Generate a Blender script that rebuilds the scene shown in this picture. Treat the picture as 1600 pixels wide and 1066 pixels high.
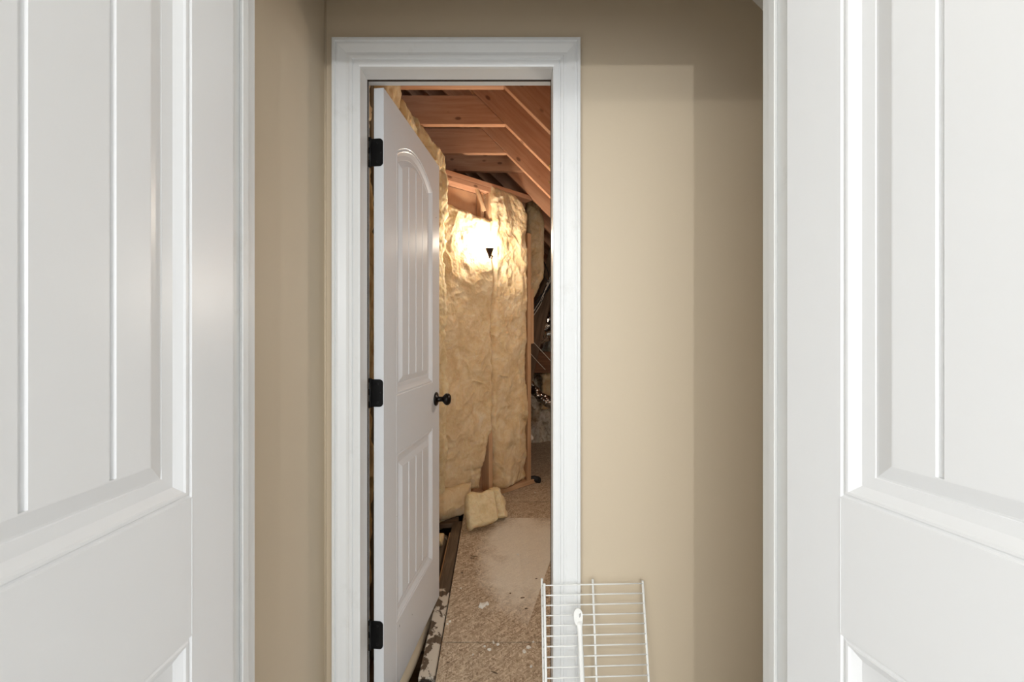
import bpy, bmesh, math, random
import numpy as np
from mathutils import Vector, Matrix

for o in list(bpy.data.objects):
    bpy.data.objects.remove(o, do_unlink=True)
SC = bpy.context.scene
COL = SC.collection
random.seed(7)

# ------------------------------------------------------------------ camera
F = 632.0            # focal length in photo pixels (1600 wide)
HOR = 526.0          # row of the horizon
CZ = 1.265           # camera height above the closet floor
cam = bpy.data.cameras.new('camera')
cam.sensor_width = 36.0
cam.lens = F / 1600 * 36.0
cam.shift_y = (HOR - 533.0) / 1600.0
cam.clip_start = 0.02
co = bpy.data.objects.new('camera', cam)
COL.objects.link(co)
co.location = (0, 0, CZ)
co.rotation_euler = (math.radians(90), 0, 0)
SC.camera = co

# ------------------------------------------------------------------ world, lights, exposure
W = bpy.data.worlds.new('world')
SC.world = W
W.use_nodes = True
W.node_tree.nodes['Background'].inputs[0].default_value = (0.93, 0.965, 1.0, 1)
W.node_tree.nodes['Background'].inputs[1].default_value = 2.5


def point_light(name, loc, power, radius, col):
    l = bpy.data.lights.new(name, 'POINT')
    l.energy = power
    l.shadow_soft_size = radius
    l.color = col
    o = bpy.data.objects.new(name, l)
    COL.objects.link(o)
    o.location = loc
    return o


point_light('room_hard_light', (0.198, -2.0, CZ + 0.436), 64, 0.03, (1.0, 0.99, 0.985))  # unseen flash-like light behind the camera, inferred from the closet wall's shadow edges
point_light('room_ceiling_light', (-1.38, -2.2, CZ + 1.135), 60, 0.09, (1.0, 0.97, 0.90))
point_light('attic_fill_light', (0.88, 2.30, 1.52), 17, 0.10, (1.0, 0.92, 0.80))  # added fill with no fixture, brightens the joist faces and attic floor
BULB_STRENGTH = 310.0
SC.view_settings.view_transform = 'Standard'
SC.view_settings.look = 'None'
SC.view_settings.gamma = 1.0
SC.view_settings.use_curve_mapping = False
SC.view_settings.exposure = -0.1


# ------------------------------------------------------------------ helpers
def P(px, py, y):
    """photo pixel + depth (known from what the thing touches) -> world point"""
    return Vector(((px - 800) / F * y, y, CZ + (HOR - py) / F * y))


def srgb(r, g, b):
    def f(c):
        c /= 255.0
        return c / 12.92 if c <= 0.04045 else ((c + 0.055) / 1.055) ** 2.4
    return (f(r), f(g), f(b), 1)


def link(o, parent=None):
    COL.objects.link(o)
    if parent is not None:
        o.parent = parent
    return o


def tag(o, label=None, cat=None, group=None, kind=None):
    if label: o['label'] = label
    if cat: o['category'] = cat
    if group: o['group'] = group
    if kind: o['kind'] = kind
    return o


def empty(name, loc=(0, 0, 0), rz=0.0):
    o = bpy.data.objects.new(name, None)
    o.empty_display_size = 0.05
    o.location = loc
    o.rotation_euler = (0, 0, rz)
    return link(o)


def mesh_obj(name, verts, faces, mat, parent=None, smooth=False, matrix=None):
    me = bpy.data.meshes.new(name)
    me.from_pydata([tuple(v) for v in verts], [], faces)
    me.validate()
    if smooth:
        me.polygons.foreach_set('use_smooth', [True] * len(me.polygons))
    me.materials.append(mat)
    me.update()
    o = bpy.data.objects.new(name, me)
    link(o, parent)
    if matrix is not None:
        o.matrix_local = matrix
    return o


def bm_obj(name, bm, mat, parent=None, smooth=False, matrix=None):
    me = bpy.data.meshes.new(name)
    bmesh.ops.recalc_face_normals(bm, faces=bm.faces[:])
    bm.to_mesh(me)
    bm.free()
    if smooth:
        me.polygons.foreach_set('use_smooth', [True] * len(me.polygons))
    me.materials.append(mat)
    o = bpy.data.objects.new(name, me)
    link(o, parent)
    if matrix is not None:
        o.matrix_local = matrix
    return o


def bm_box(bm, x0, x1, y0, y1, z0, z1):
    vs = [bm.verts.new(p) for p in ((x0, y0, z0), (x1, y0, z0), (x1, y1, z0), (x0, y1, z0),
                                    (x0, y0, z1), (x1, y0, z1), (x1, y1, z1), (x0, y1, z1))]
    for f in ((0, 3, 2, 1), (4, 5, 6, 7), (0, 1, 5, 4), (1, 2, 6, 5), (2, 3, 7, 6), (3, 0, 4, 7)):
        bm.faces.new([vs[i] for i in f])


def box(name, x0, x1, y0, y1, z0, z1, mat, parent=None, bevel=0.0):
    bm = bmesh.new()
    bm_box(bm, x0, x1, y0, y1, z0, z1)
    if bevel:
        bmesh.ops.bevel(bm, geom=bm.edges[:], offset=bevel, segments=1, affect='EDGES')
    return bm_obj(name, bm, mat, parent)


def frame(o, x, y, z):
    """matrix from an origin and three axis vectors"""
    m = Matrix.Identity(4)
    for i, a in enumerate((x, y, z)):
        a = Vector(a)
        for j in range(3):
            m[j][i] = a[j]
    for j in range(3):
        m[j][3] = o[j]
    return m


def lumber(name, p0, p1, tdir, w, t, mat, parent=None, bevel=0.003):
    """board from p0 to p1 (centre line); t thick along tdir, w along the third axis; local X is the grain"""
    p0, p1 = Vector(p0), Vector(p1)
    ex = (p1 - p0)
    L = ex.length
    ex.normalize()
    td = Vector(tdir)
    td = (td - ex * td.dot(ex)).normalized()
    wd = td.cross(ex).normalized()
    bm = bmesh.new()
    bm_box(bm, 0, L, -t / 2, t / 2, -w / 2, w / 2)
    if bevel:
        bmesh.ops.bevel(bm, geom=bm.edges[:], offset=bevel, segments=1, affect='EDGES')
    return bm_obj(name, bm, mat, parent, matrix=frame(p0, ex, td, -wd if wd.z < 0 else wd))


def tube_data(pts, r, seg=8, closed_ends=True):
    pts = [Vector(p) for p in pts]
    rs = r if isinstance(r, (list, tuple)) else [r] * len(pts)
    verts, faces = [], []
    up = None
    for i, p in enumerate(pts):
        if i == 0: d = pts[1] - pts[0]
        elif i == len(pts) - 1: d = pts[-1] - pts[-2]
        else: d = pts[i + 1] - pts[i - 1]
        d.normalize()
        if up is None:
            up = Vector((0, 0, 1)) if abs(d.z) < 0.9 else Vector((1, 0, 0))
        a = d.cross(up).normalized()
        up = a.cross(d).normalized()
        for k in range(seg):
            th = 2 * math.pi * k / seg
            verts.append(p + (a * math.cos(th) + up * math.sin(th)) * rs[i])
    n = len(pts)
    for i in range(n - 1):
        for k in range(seg):
            k2 = (k + 1) % seg
            faces.append((i * seg + k, i * seg + k2, (i + 1) * seg + k2, (i + 1) * seg + k))
    if closed_ends:
        faces.append(tuple(range(seg))[::-1])
        faces.append(tuple((n - 1) * seg + k for k in range(seg)))
    return verts, faces


def tube(name, pts, r, mat, parent=None, seg=8, smooth=True):
    v, f = tube_data(pts, r, seg)
    return mesh_obj(name, v, f, mat, parent, smooth)


def lathe(name, prof, mat, parent=None, seg=24, matrix=None, smooth=True):
    """prof: (radius, height) list turned about local Z"""
    verts, faces = [], []
    for r, h in prof:
        for k in range(seg):
            th = 2 * math.pi * k / seg
            verts.append((r * math.cos(th), r * math.sin(th), h))
    for i in range(len(prof) - 1):
        for k in range(seg):
            k2 = (k + 1) % seg
            faces.append((i * seg + k, i * seg + k2, (i + 1) * seg + k2, (i + 1) * seg + k))
    faces.append(tuple(range(seg))[::-1])
    faces.append(tuple((len(prof) - 1) * seg + k for k in range(seg)))
    return mesh_obj(name, verts, faces, mat, parent, smooth, matrix)


def spline(pts, n=8):
    """Catmull-Rom through pts"""
    pts = [Vector(p) for p in pts]
    q = [pts[0] * 2 - pts[1]] + pts + [pts[-1] * 2 - pts[-2]]
    out = []
    for i in range(1, len(q) - 2):
        for k in range(n):
            t = k / n
            a, b, c, d = q[i - 1], q[i], q[i + 1], q[i + 2]
            out.append(0.5 * ((2 * b) + (c - a) * t + (2 * a - 5 * b + 4 * c - d) * t * t + (3 * b - a - 3 * c + d) * t ** 3))
    out.append(pts[-1])
    return out


# numpy gradient-free value noise
def vnoise(x, y, z):
    xi, yi, zi = np.floor(x).astype(np.int64), np.floor(y).astype(np.int64), np.floor(z).astype(np.int64)
    xf, yf, zf = x - xi, y - yi, z - zi
    u, v, w = (t * t * t * (t * (t * 6 - 15) + 10) for t in (xf, yf, zf))

    def h(a, b, c):
        n = (a * 374761393 + b * 668265263 + c * 1274126177) & 0xFFFFFFFF
        n = ((n ^ (n >> 13)) * 1274126177) & 0xFFFFFFFF
        return ((n ^ (n >> 16)) & 0xFFFF) / 32767.5 - 1.0
    r = 0
    for dx in (0, 1):
        for dy in (0, 1):
            for dz in (0, 1):
                r = r + h(xi + dx, yi + dy, zi + dz) * (u if dx else 1 - u) * (v if dy else 1 - v) * (w if dz else 1 - w)
    return r


def fbm(x, y, z, oct=4, gain=0.5):
    r, a = 0, 1.0
    for i in range(oct):
        r = r + a * vnoise(x * 2 ** i + 17.3 * i, y * 2 ** i + 5.1 * i, z * 2 ** i)
        a *= gain
    return r


# ------------------------------------------------------------------ materials
class NT:
    def __init__(self, name):
        self.m = bpy.data.materials.new(name)
        self.m.use_nodes = True
        self.t = self.m.node_tree
        self.b = self.t.nodes['Principled BSDF']

    def n(self, kind, **kw):
        nd = self.t.nodes.new(kind)
        for k, v in kw.items():
            if k.startswith('i_'):
                key = k[2:]
                key = int(key) if key.isdigit() else key.replace('_', ' ')
                nd.inputs[key].default_value = v
            else:
                setattr(nd, k, v)
        return nd

    def l(self, a, b):
        self.t.links.new(a, b)

    def coords(self, scale=(1, 1, 1), kind='Object', rand=False, rot=(0, 0, 0)):
        tc = self.n('ShaderNodeTexCoord')
        mp = self.n('ShaderNodeMapping')
        mp.inputs['Scale'].default_value = scale
        mp.inputs['Rotation'].default_value = rot
        src = tc.outputs[kind]
        if any(rot):
            m0 = self.n('ShaderNodeMapping')
            m0.inputs['Rotation'].default_value = rot
            mp.inputs['Rotation'].default_value = (0, 0, 0)
            self.l(src, m0.inputs['Vector'])
            src = m0.outputs[0]
        self.l(src, mp.inputs['Vector'])
        if rand:
            oi = self.n('ShaderNodeObjectInfo')
            mu = self.n('ShaderNodeMath', operation='MULTIPLY')
            mu.inputs[1].default_value = 37.0
            self.l(oi.outputs['Random'], mu.inputs[0])
            cb = self.n('ShaderNodeCombineXYZ')
            for i in range(3):
                self.l(mu.outputs[0], cb.inputs[i])
            self.l(cb.outputs[0], mp.inputs['Location'])
        return mp.outputs[0]

    def noise(self, vec, scale, detail=4, rough=0.55, dist=0.0):
        nd = self.n('ShaderNodeTexNoise')
        nd.inputs['Scale'].default_value = scale
        nd.inputs['Detail'].default_value = detail
        nd.inputs['Roughness'].default_value = rough
        nd.inputs['Distortion'].default_value = dist
        self.l(vec, nd.inputs['Vector'])
        return nd.outputs[0]

    def ramp(self, fac, stops):
        r = self.n('ShaderNodeValToRGB')
        el = r.color_ramp.elements
        while len(el) < len(stops):
            el.new(0.5)
        for e, (p, c) in zip(el, stops):
            e.position = p
            e.color = c if len(c) == 4 else (*c, 1)
        self.l(fac, r.inputs[0])
        return r.outputs[0]

    def mix(self, fac, a, b, mode='MIX'):
        m = self.n('ShaderNodeMix', data_type='RGBA', blend_type=mode)
        for s, v in ((m.inputs[0], fac), (m.inputs[6], a), (m.inputs[7], b)):
            if isinstance(v, (int, float)): s.default_value = v
            elif isinstance(v, tuple): s.default_value = v
            else: self.l(v, s)
        return m.outputs[2]

    def bump(self, h, strength=0.2, dist=0.01):
        b = self.n('ShaderNodeBump')
        b.inputs['Strength'].default_value = strength
        b.inputs['Distance'].default_value = dist
        self.l(h, b.inputs['Height'])
        self.l(b.outputs[0], self.b.inputs['Normal'])

    def col(self, v):
        if isinstance(v, tuple): self.b.inputs['Base Color'].default_value = v
        else: self.l(v, self.b.inputs['Base Color'])

    def set(self, **kw):
        for k, v in kw.items():
            self.b.inputs[k.replace('_', ' ')].default_value = v
        return self


def g(v):
    return (v, v, v, 1)


def m_paint(name, col, rough=0.4, grain=0.03, dirt=0.0):
    m = NT(name)
    v = m.coords()
    c = col
    if dirt:
        nz = m.noise(v, 9, 6, 0.7)
        c = m.mix(m.ramp(nz, [(0.60, g(0)), (0.72, g(dirt))]), col, (col[0] * .72, col[1] * .7, col[2] * .66, 1))
    m.col(c)
    m.set(Roughness=rough)
    m.bump(m.noise(v, 140, 3), grain, 0.002)
    return m.m


def m_plain(name, col, rough=0.5, metal=0.0, bump=0.0, bscale=80):
    m = NT(name)
    v = m.coords()
    nz = m.noise(v, bscale, 4)
    m.col(m.mix(nz, (col[0] * .85, col[1] * .85, col[2] * .85, 1), (min(col[0] * 1.12, 1), min(col[1] * 1.12, 1), min(col[2] * 1.12, 1), 1)))
    m.set(Roughness=rough, Metallic=metal)
    if bump:
        m.bump(nz, bump, 0.004)
    return m.m


def m_wood(name, light, dark, knots=True, rough=0.75):
    m = NT(name)
    v = m.coords((0.7, 9, 9), rand=True)
    grain = m.noise(v, 4.5, 5, 0.6, 0.6)
    c = m.ramp(grain, [(0.25, dark), (0.75, light)])
    v2 = m.coords((2.5, 2.5, 2.5), rand=True)
    big = m.noise(v2, 0.9, 2)
    c = m.mix(m.ramp(big, [(0.35, g(0)), (0.7, g(0.35))]), c, (dark[0] * .9, dark[1] * .85, dark[2] * .8, 1))
    if knots:
        v3 = m.coords((5.0, 9.0, 9.0), rand=True)
        vo = m.n('ShaderNodeTexVoronoi')
        vo.inputs['Scale'].default_value = 1.05
        m.l(v3, vo.inputs['Vector'])
        c = m.mix(m.ramp(vo.outputs['Distance'], [(0.07, g(0.8)), (0.13, g(0))]), c, (dark[0] * .3, dark[1] * .24, dark[2] * .2, 1))
    m.col(c)
    m.set(Roughness=rough)
    m.bump(grain, 0.15, 0.003)
    return m.m


def m_fibre(name, light, mid, dark, scale=9.0, sheen=0.3):
    m = NT(name)
    v = m.coords(rand=True)
    n1 = m.noise(v, scale, 6, 0.65, 0.8)
    n2 = m.noise(m.coords((1, 1, 0.35), rand=True), scale * 7, 5, 0.7, 1.2)
    n3 = m.noise(v, scale * 22, 4, 0.7)
    c = m.ramp(n1, [(0.28, dark), (0.5, mid), (0.74, light)])
    c = m.mix(m.ramp(n2, [(0.56, g(0)), (0.74, g(0.5))]), c, light)
    c = m.mix(m.ramp(n3, [(0.25, g(0.3)), (0.5, g(0))]), c, dark)
    m.col(c)
    m.set(Roughness=0.95)
    m.b.inputs['Specular IOR Level'].default_value = 0.1
    m.set(Subsurface_Weight=0.55, Subsurface_Scale=0.02)
    m.b.inputs['Subsurface Radius'].default_value = (1.0, 0.75, 0.45)
    h = m.mix(0.5, n2, n3)
    m.bump(h, 0.5, 0.006)
    return m.m


def m_osb():
    m = NT('osb')
    chips = None
    cols = None
    v0 = m.coords((1, 1, 1), kind='Object', rand=False)
    warp = m.n('ShaderNodeTexNoise')
    warp.inputs['Scale'].default_value = 22
    m.l(v0, warp.inputs['Vector'])
    c = None
    for i, (rz, sc) in enumerate(((0.5, (34, 150, 1)), (1.5, (36, 160, 1)), (2.4, (30, 140, 1)))):
        v = m.coords(sc, rot=(0, 0, rz), rand=True)
        vo = m.n('ShaderNodeTexVoronoi')
        vo.inputs['Scale'].default_value = 1.0
        m.l(v, vo.inputs['Vector'])
        sep = m.n('ShaderNodeSeparateColor')
        m.l(vo.outputs['Color'], sep.inputs[0])
        cc = m.ramp(sep.outputs[0], [(0.0, srgb(146, 125, 102)), (0.3, srgb(176, 155, 130)), (0.65, srgb(194, 174, 149)), (1.0, srgb(220, 204, 180))])
        if c is None:
            c = cc
        else:
            sel = m.noise(m.coords((1, 1, 1), rot=(0, 0, i)), 70 + 15 * i, 2)
            c = m.mix(m.ramp(sel, [(0.47, g(0)), (0.53, g(1))]), c, cc)
    # dark specks and strands
    sp = m.noise(v0, 95, 3, 0.75)
    c = m.mix(m.ramp(sp, [(0.62, g(0)), (0.72, g(0.5))]), c, srgb(110, 86, 64))
    # worn dusty path (pale drywall dust trodden into the boards), with one straight edge
    tc = m.n('ShaderNodeTexCoord')
    sx = m.n('ShaderNodeSeparateXYZ')
    m.l(v0, sx.inputs[0])

    def math_(op, a, b=None, c_=None):
        nd = m.n('ShaderNodeMath', operation=op)
        for s, q in zip(nd.inputs, (a, b, c_)):
            if q is None: continue
            if isinstance(q, (int, float)): s.default_value = q
            else: m.l(q, s)
        return nd.outputs[0]
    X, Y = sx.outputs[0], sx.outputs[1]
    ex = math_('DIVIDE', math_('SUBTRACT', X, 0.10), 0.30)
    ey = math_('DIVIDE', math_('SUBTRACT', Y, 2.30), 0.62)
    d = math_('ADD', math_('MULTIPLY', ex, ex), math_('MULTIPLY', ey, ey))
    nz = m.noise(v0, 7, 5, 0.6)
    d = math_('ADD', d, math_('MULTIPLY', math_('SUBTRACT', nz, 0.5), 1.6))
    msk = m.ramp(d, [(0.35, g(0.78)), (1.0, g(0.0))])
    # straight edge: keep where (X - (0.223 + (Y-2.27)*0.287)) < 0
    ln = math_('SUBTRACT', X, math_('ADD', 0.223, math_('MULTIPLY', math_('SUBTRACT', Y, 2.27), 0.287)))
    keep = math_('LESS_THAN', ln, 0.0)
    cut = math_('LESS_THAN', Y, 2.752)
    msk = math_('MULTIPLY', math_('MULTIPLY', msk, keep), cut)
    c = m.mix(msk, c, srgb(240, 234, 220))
    fine = m.noise(v0, 240, 3, 0.7)
    c = m.mix(m.ramp(fine, [(0.30, g(0.3)), (0.42, g(0))]), c, srgb(124, 100, 76))
    m.col(c)
    m.set(Roughness=0.85)
    m.bump(sp, 0.35, 0.004)
    return m.m


def m_splash():
    """old board with white paint / joint compound splashed on the near half"""
    m = NT('splashed_board')
    v = m.coords()
    gr = m.noise(m.coords((0.9, 9, 9)), 5, 5, 0.6, 0.5)
    c = m.ramp(gr, [(0.25, srgb(66, 54, 42)), (0.75, srgb(122, 103, 82))])
    sx = m.n('ShaderNodeSeparateXYZ')
    m.l(v, sx.inputs[0])
    nz = m.noise(m.coords((0.8, 1, 1)), 40, 6, 0.75, 0.4)
    big = m.noise(m.coords((1.2, 1.5, 1.5), rot=(0, 0, .7)), 11.0, 2, 0.5)
    msk = m.ramp(m.mix(0.35, big, nz), [(0.47, g(0)), (0.49, g(1))])
    st = m.n('ShaderNodeMath', operation='LESS_THAN')
    m.l(sx.outputs[0], st.inputs[0])
    st.inputs[1].default_value = 0.52
    mu = m.n('ShaderNodeMath', operation='MULTIPLY')
    m.l(msk, mu.inputs[0]); m.l(st.outputs[0], mu.inputs[1])
    m.col(m.mix(mu.outputs[0], c, srgb(206, 196, 180)))
    m.set(Roughness=0.8)
    m.bump(nz, 0.3, 0.004)
    return m.m


M = {}
M['white'] = m_paint('white_semigloss_paint', srgb(229, 231, 233), 0.33, 0.02)
M['trim'] = m_paint('white_trim_paint', srgb(229, 231, 231), 0.36, 0.03, 0.25)
M['beige'] = m_paint('beige_wall_paint', srgb(205, 190, 166), 0.55, 0.06)
M['ceil'] = m_paint('ceiling_white', srgb(236, 234, 228), 0.8, 0.15)
M['roomwall'] = m_paint('room_wall_paint', srgb(226, 226, 226), 0.6, 0.06)
M['roomfloor'] = m_plain('room_carpet', srgb(196, 195, 193), 0.95, 0, 0.6, 220)
M['wood'] = m_wood('spruce_lumber', srgb(222, 176, 142), srgb(190, 136, 102))
M['stud'] = m_wood('stud_lumber', srgb(218, 182, 142), srgb(188, 146, 108))
M['greywood'] = m_wood('grey_stud', srgb(150, 140, 122), srgb(98, 90, 76))
M['darkwood'] = m_wood('old_dark_board', srgb(128, 104, 80), srgb(74, 58, 42))
M['deckroof'] = m_wood('roof_sheathing', srgb(150, 106, 74), srgb(98, 66, 44), False)
M['gyp'] = m_plain('gypsum_back_paper', srgb(196, 156, 120), 0.9, 0, 0.1, 30)
M['fibre'] = m_fibre('yellow_glass_fibre', srgb(238, 222, 190), srgb(224, 199, 158), srgb(208, 176, 132))
M['fibre_pale'] = m_fibre('pale_glass_fibre', srgb(240, 226, 192), srgb(230, 210, 168), srgb(210, 184, 138), 14)
M['blown'] = m_fibre('blown_in_fibre', srgb(245, 241, 232), srgb(218, 210, 194), srgb(150, 136, 114), 22)
M['osb'] = m_osb()
M['splash'] = m_splash()
M['bronze'] = m_plain('black_bronze_metal', srgb(30, 26, 24), 0.33, 0.7)
M['hinge'] = m_plain('black_hinge_metal', srgb(18, 17, 17), 0.42, 0.4)
M['steel'] = m_plain('worn_screw_steel', srgb(150, 146, 140), 0.3, 0.9)
M['brass'] = m_plain('brass', srgb(190, 150, 84), 0.3, 0.95)
M['seal'] = m_plain('dark_seal_rubber', srgb(52, 42, 34), 0.8)
M['wire'] = m_paint('white_epoxy_wire', srgb(238, 239, 236), 0.3, 0.0)
M['plaster'] = m_plain('plaster_crumb', srgb(232, 228, 218), 0.9, 0, 0.4, 60)
M['pvc'] = m_plain('cream_pvc', srgb(216, 202, 176), 0.55, 0, 0.1, 18)
M['greypipe'] = m_plain('dusty_grey_pipe', srgb(112, 100, 84), 0.7, 0, 0.2, 26)
M['black'] = m_plain('black_plastic', srgb(24, 24, 26), 0.5)
M['cablew'] = m_plain('white_cable_sheath', srgb(206, 200, 188), 0.5)
M['foil'] = m_plain('aluminium_foil', srgb(205, 202, 196), 0.22, 1.0, 0.5, 30)
M['socket'] = m_plain('dark_brown_bakelite', srgb(52, 36, 24), 0.95)
M['dark'] = m_plain('dark_gap', srgb(52, 42, 34), 0.95)
M['scuff'] = m_plain('black_scuff', srgb(48, 44, 42), 0.7)
M['kraft'] = m_plain('kraft_paper', srgb(176, 144, 104), 0.8, 0, 0.2, 20)

bulb_m = NT('glowing_bulb')
bulb_m.b.inputs['Base Color'].default_value = (1, 0.9, 0.75, 1)
bulb_m.b.inputs['Emission Color'].default_value = (1.0, 0.885, 0.74, 1)
bulb_m.b.inputs['Emission Strength'].default_value = BULB_STRENGTH
M['bulb'] = bulb_m.m

# ------------------------------------------------------------------ closet and room shell
YF, YB = 0.7265, 0.811          # closet front wall: room face, closet face
WY0, WY1 = 1.207, 1.312          # wall with the attic door: closet face, attic face
XL = -0.558                      # closet left wall
XJL, XJR = -0.516, 0.503        # closet door jambs
HEAD = CZ + 0.770                # head of the closet opening
OL, OR_, OT = -0.463, 0.133, CZ + 0.814   # rough attic opening (rebate size)


def struct(o, label, cat='wall'):
    return tag(o, label, cat, kind='structure')


bm = bmesh.new()
for a in ((-2.3, OL - .012, WY0, WY1, -0.4, 3.6), (OR_ + .012, 2.7, WY0, WY1, -0.4, 3.6), (OL - .012, OR_ + .012, WY0, WY1, OT + .012, 3.6),
          (OL - .012, OR_ + .012, WY0, WY1, -0.4, 0.0)):
    bm_box(bm, *a)
struct(bm_obj('wall_back', bm, M['beige']), 'beige painted closet wall around the attic doorway')
bm = bmesh.new()
bm_box(bm, XL - .1, XL, YB, WY0, 0, 2.62)
struct(bm_obj('wall_left', bm, M['beige']), 'beige closet side wall left of the attic doorway')
bm = bmesh.new()
bm_box(bm, 0.98, 1.08, YB, WY0, 0, 2.0)
struct(bm_obj('wall_right', bm, M['beige']), 'beige closet side wall mostly hidden behind the right door')
bm = bmesh.new()
for a in ((-2.3, XJL - .015, YF, YB, 0, 2.62), (XJR + .015, 2.3, YF, YB, 0, 2.62), (XJL - .015, XJR + .015, YF, YB, HEAD + .015, 2.62)):
    bm_box(bm, *a)
struct(bm_obj('wall_front', bm, M['beige']), 'beige room wall holding the double closet doors')
bm = bmesh.new()
bm_box(bm, -2.3, 2.3, -3.2, 1.3, -0.1, 0.0)
struct(bm_obj('floor', bm, M['roomfloor']), 'pale carpet floor of room and closet', 'floor')
# sloped closet ceiling (underside of the roof) and flat ceiling
xk, zk = 0.7165, CZ + 1.005
mesh_obj_pts = []
x0 = xk - (2.62 - zk)
v = [(-2.3, -3.2, 2.62), (2.3, -3.2, 2.62), (2.3, YB, 2.62), (-2.3, YB, 2.62)]
bm = bmesh.new()
bm_box(bm, -2.3, 2.3, -3.2, YB, 2.62, 2.72)
bm_box(bm, XL - .1, x0, YB, WY0, 2.62, 2.72)
struct(bm_obj('ceiling', bm, M['ceil']), 'white flat ceiling above the closet', 'ceiling')
x1, z1 = 1.08, zk - (1.08 - xk)
v = [(x0, YB, 2.62), (x1, YB, z1), (x1, WY0, z1), (x0, WY0, 2.62), (x0, YB, 2.72), (x1, YB, z1 + .1), (x1, WY0, z1 + .1), (x0, WY0, 2.72)]
f = [(0, 1, 2, 3), (7, 6, 5, 4), (0, 4, 5, 1), (1, 5, 6, 2), (2, 6, 7, 3), (3, 7, 4, 0)]
struct(mesh_obj('ceiling_slope', v, f, M['ceil']), 'white sloped closet ceiling at the upper right corner', 'ceiling')
box_l = box('wall_room_left', -2.4, -2.3, -3.2, YF, 0, 2.62, M['roomwall'])
struct(box_l, 'pale side wall of the room left of the camera')
struct(box('wall_room_right', 2.3, 2.4, -3.2, YF, 0, 2.62, M['roomwall']), 'pale side wall of the room right of the camera')
# caulk bead in the left corner
struct(tube('trim_1', [(XL + .001, WY0 - .001, 0.0), (XL + .001, WY0 - .001, 2.62)], 0.0035, M['beige'], None, 6),
       'thin caulk bead in the closet corner', 'trim')

# closet jamb + stops + room-side casing
j = empty('door_frame', (0, YF, 0))
struct(j, 'white jamb lining the double closet doorway', 'door frame')


def jbox(nm, x0, x1, y0, y1, z0, z1, mat=M['trim'], par=j, bev=0.0012):
    o = box(nm, x0, x1, y0 - par.location.y, y1 - par.location.y, z0, z1, mat, par, bev)
    return o


jbox('jamb', XJL - .018, XJL, YF - .002, YB + .001, 0, HEAD + .018)
jbox('jamb', XJR, XJR + .018, YF + .008, YB + .001, 0, HEAD + .018)
jbox('head_jamb', XJL, XJR, YF - .002, YB + .001, HEAD, HEAD + .018)
jbox('stop', XJL, XJL + .007, YF + .0385, YF + .0560, 0, HEAD)
jbox('stop', XJR - .007, XJR, YF + .0385, YF + .0560, 0, HEAD)
jbox('stop', XJL + .009, XJR - .009, YF + .0385, YF + .0635, HEAD - .009, HEAD)


def casing(name, xl, xr, zt, yface, ydir, width, mat, parent=None, z0=0.0, loc=(0, 0, 0)):
    """mitred U-shaped casing, one mesh per length; xl/xr/zt are the inner edges"""
    W_ = width
    prof = [(0, 0), (0, .009), (.004, .011), (.0175, .0115), (.0185, .009), (.0205, .009), (.0225, .0135), (.030, .0145), (.032, .0125), (.040, .012), (.056, .0165),
            (.062, .0185), (.066, .0185), (.067, .0165), (.069, .0165), (.0705, .021), (W_ - .002, .021), (W_, .019), (W_, 0)]
    L = Vector(loc)
    res = []
    for side in ('l', 't', 'r'):
        ring0, ring1 = [], []
        for d, h in prof:
            y = yface + ydir * h
            if side == 'l':
                a, b = (xl - d, y, z0), (xl - d, y, zt + d)
            elif side == 'r':
                a, b = (xr + d, y, z0), (xr + d, y, zt + d)
            else:
                a, b = (xl - d, y, zt + d), (xr + d, y, zt + d)
            ring0.append(Vector(a) - L); ring1.append(Vector(b) - L)
        n = len(prof)
        vs = ring0 + ring1
        fs = [(i, (i + 1) % n, n + (i + 1) % n, n + i) for i in range(n)]
        fs += [tuple(range(n)), tuple(range(n, 2 * n))]
        bm = bmesh.new()
        bv = [bm.verts.new(q) for q in vs]
        for q in fs:
            bm.faces.new([bv[i] for i in q])
        res.append(bm_obj('head_casing' if side == 't' else 'side_casing', bm, mat, parent))
    return res


casing('c', XJL - .022, XJR + .032, HEAD + .005, YF, -1, .083, M['trim'], j, 0.0, (0, YF, 0))

# attic door frame: casing, jamb, rebate, dark seal
af = empty('door_frame', (0, WY0, 0))
struct(af, 'white moulded casing and jamb around the attic doorway', 'door frame')
SL, SR, ST = -0.453, 0.1225, CZ + 0.804     # visible (stop) faces
YS = 1.267
casing('c', SL + .003, SR - .001, CZ + .799, WY0 - .001, -1, .080, M['trim'], af, 0.0, (0, WY0, 0))
jbox('jamb', SL - .022, SL, WY0 - .002, YS, 0, ST + .02, M['trim'], af)
jbox('jamb', SR, SR + .022, WY0 - .002, YS, 0, ST + .02, M['trim'], af)
jbox('head_jamb', SL, SR, WY0 - .002, YS, ST, ST + .02, M['trim'], af)
jbox('rebate', OL - .012, OL, YS, WY1 + .001, 0, OT + .012, M['trim'], af)
jbox('rebate', OR_, OR_ + .012, YS, WY1 + .001, 0, OT + .012, M['trim'], af)
jbox('rebate', OL, OR_, YS, WY1 + .001, OT, OT + .012, M['trim'], af)
jbox('weather_seal', OL, SL + .0015, YS, YS + .007, 0, OT, M['seal'], af, 0.001)
jbox('weather_seal', SR - .0015, OR_, YS, YS + .007, 0, OT, M['seal'], af, 0.001)
jbox('weather_seal', SL, SR, YS, YS + .007, ST - .0015, OT, M['seal'], af, 0.001)
jbox('threshold', OL, OR_, WY0, WY1 + .02, 0.0, 0.022, M['trim'], af)


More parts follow.
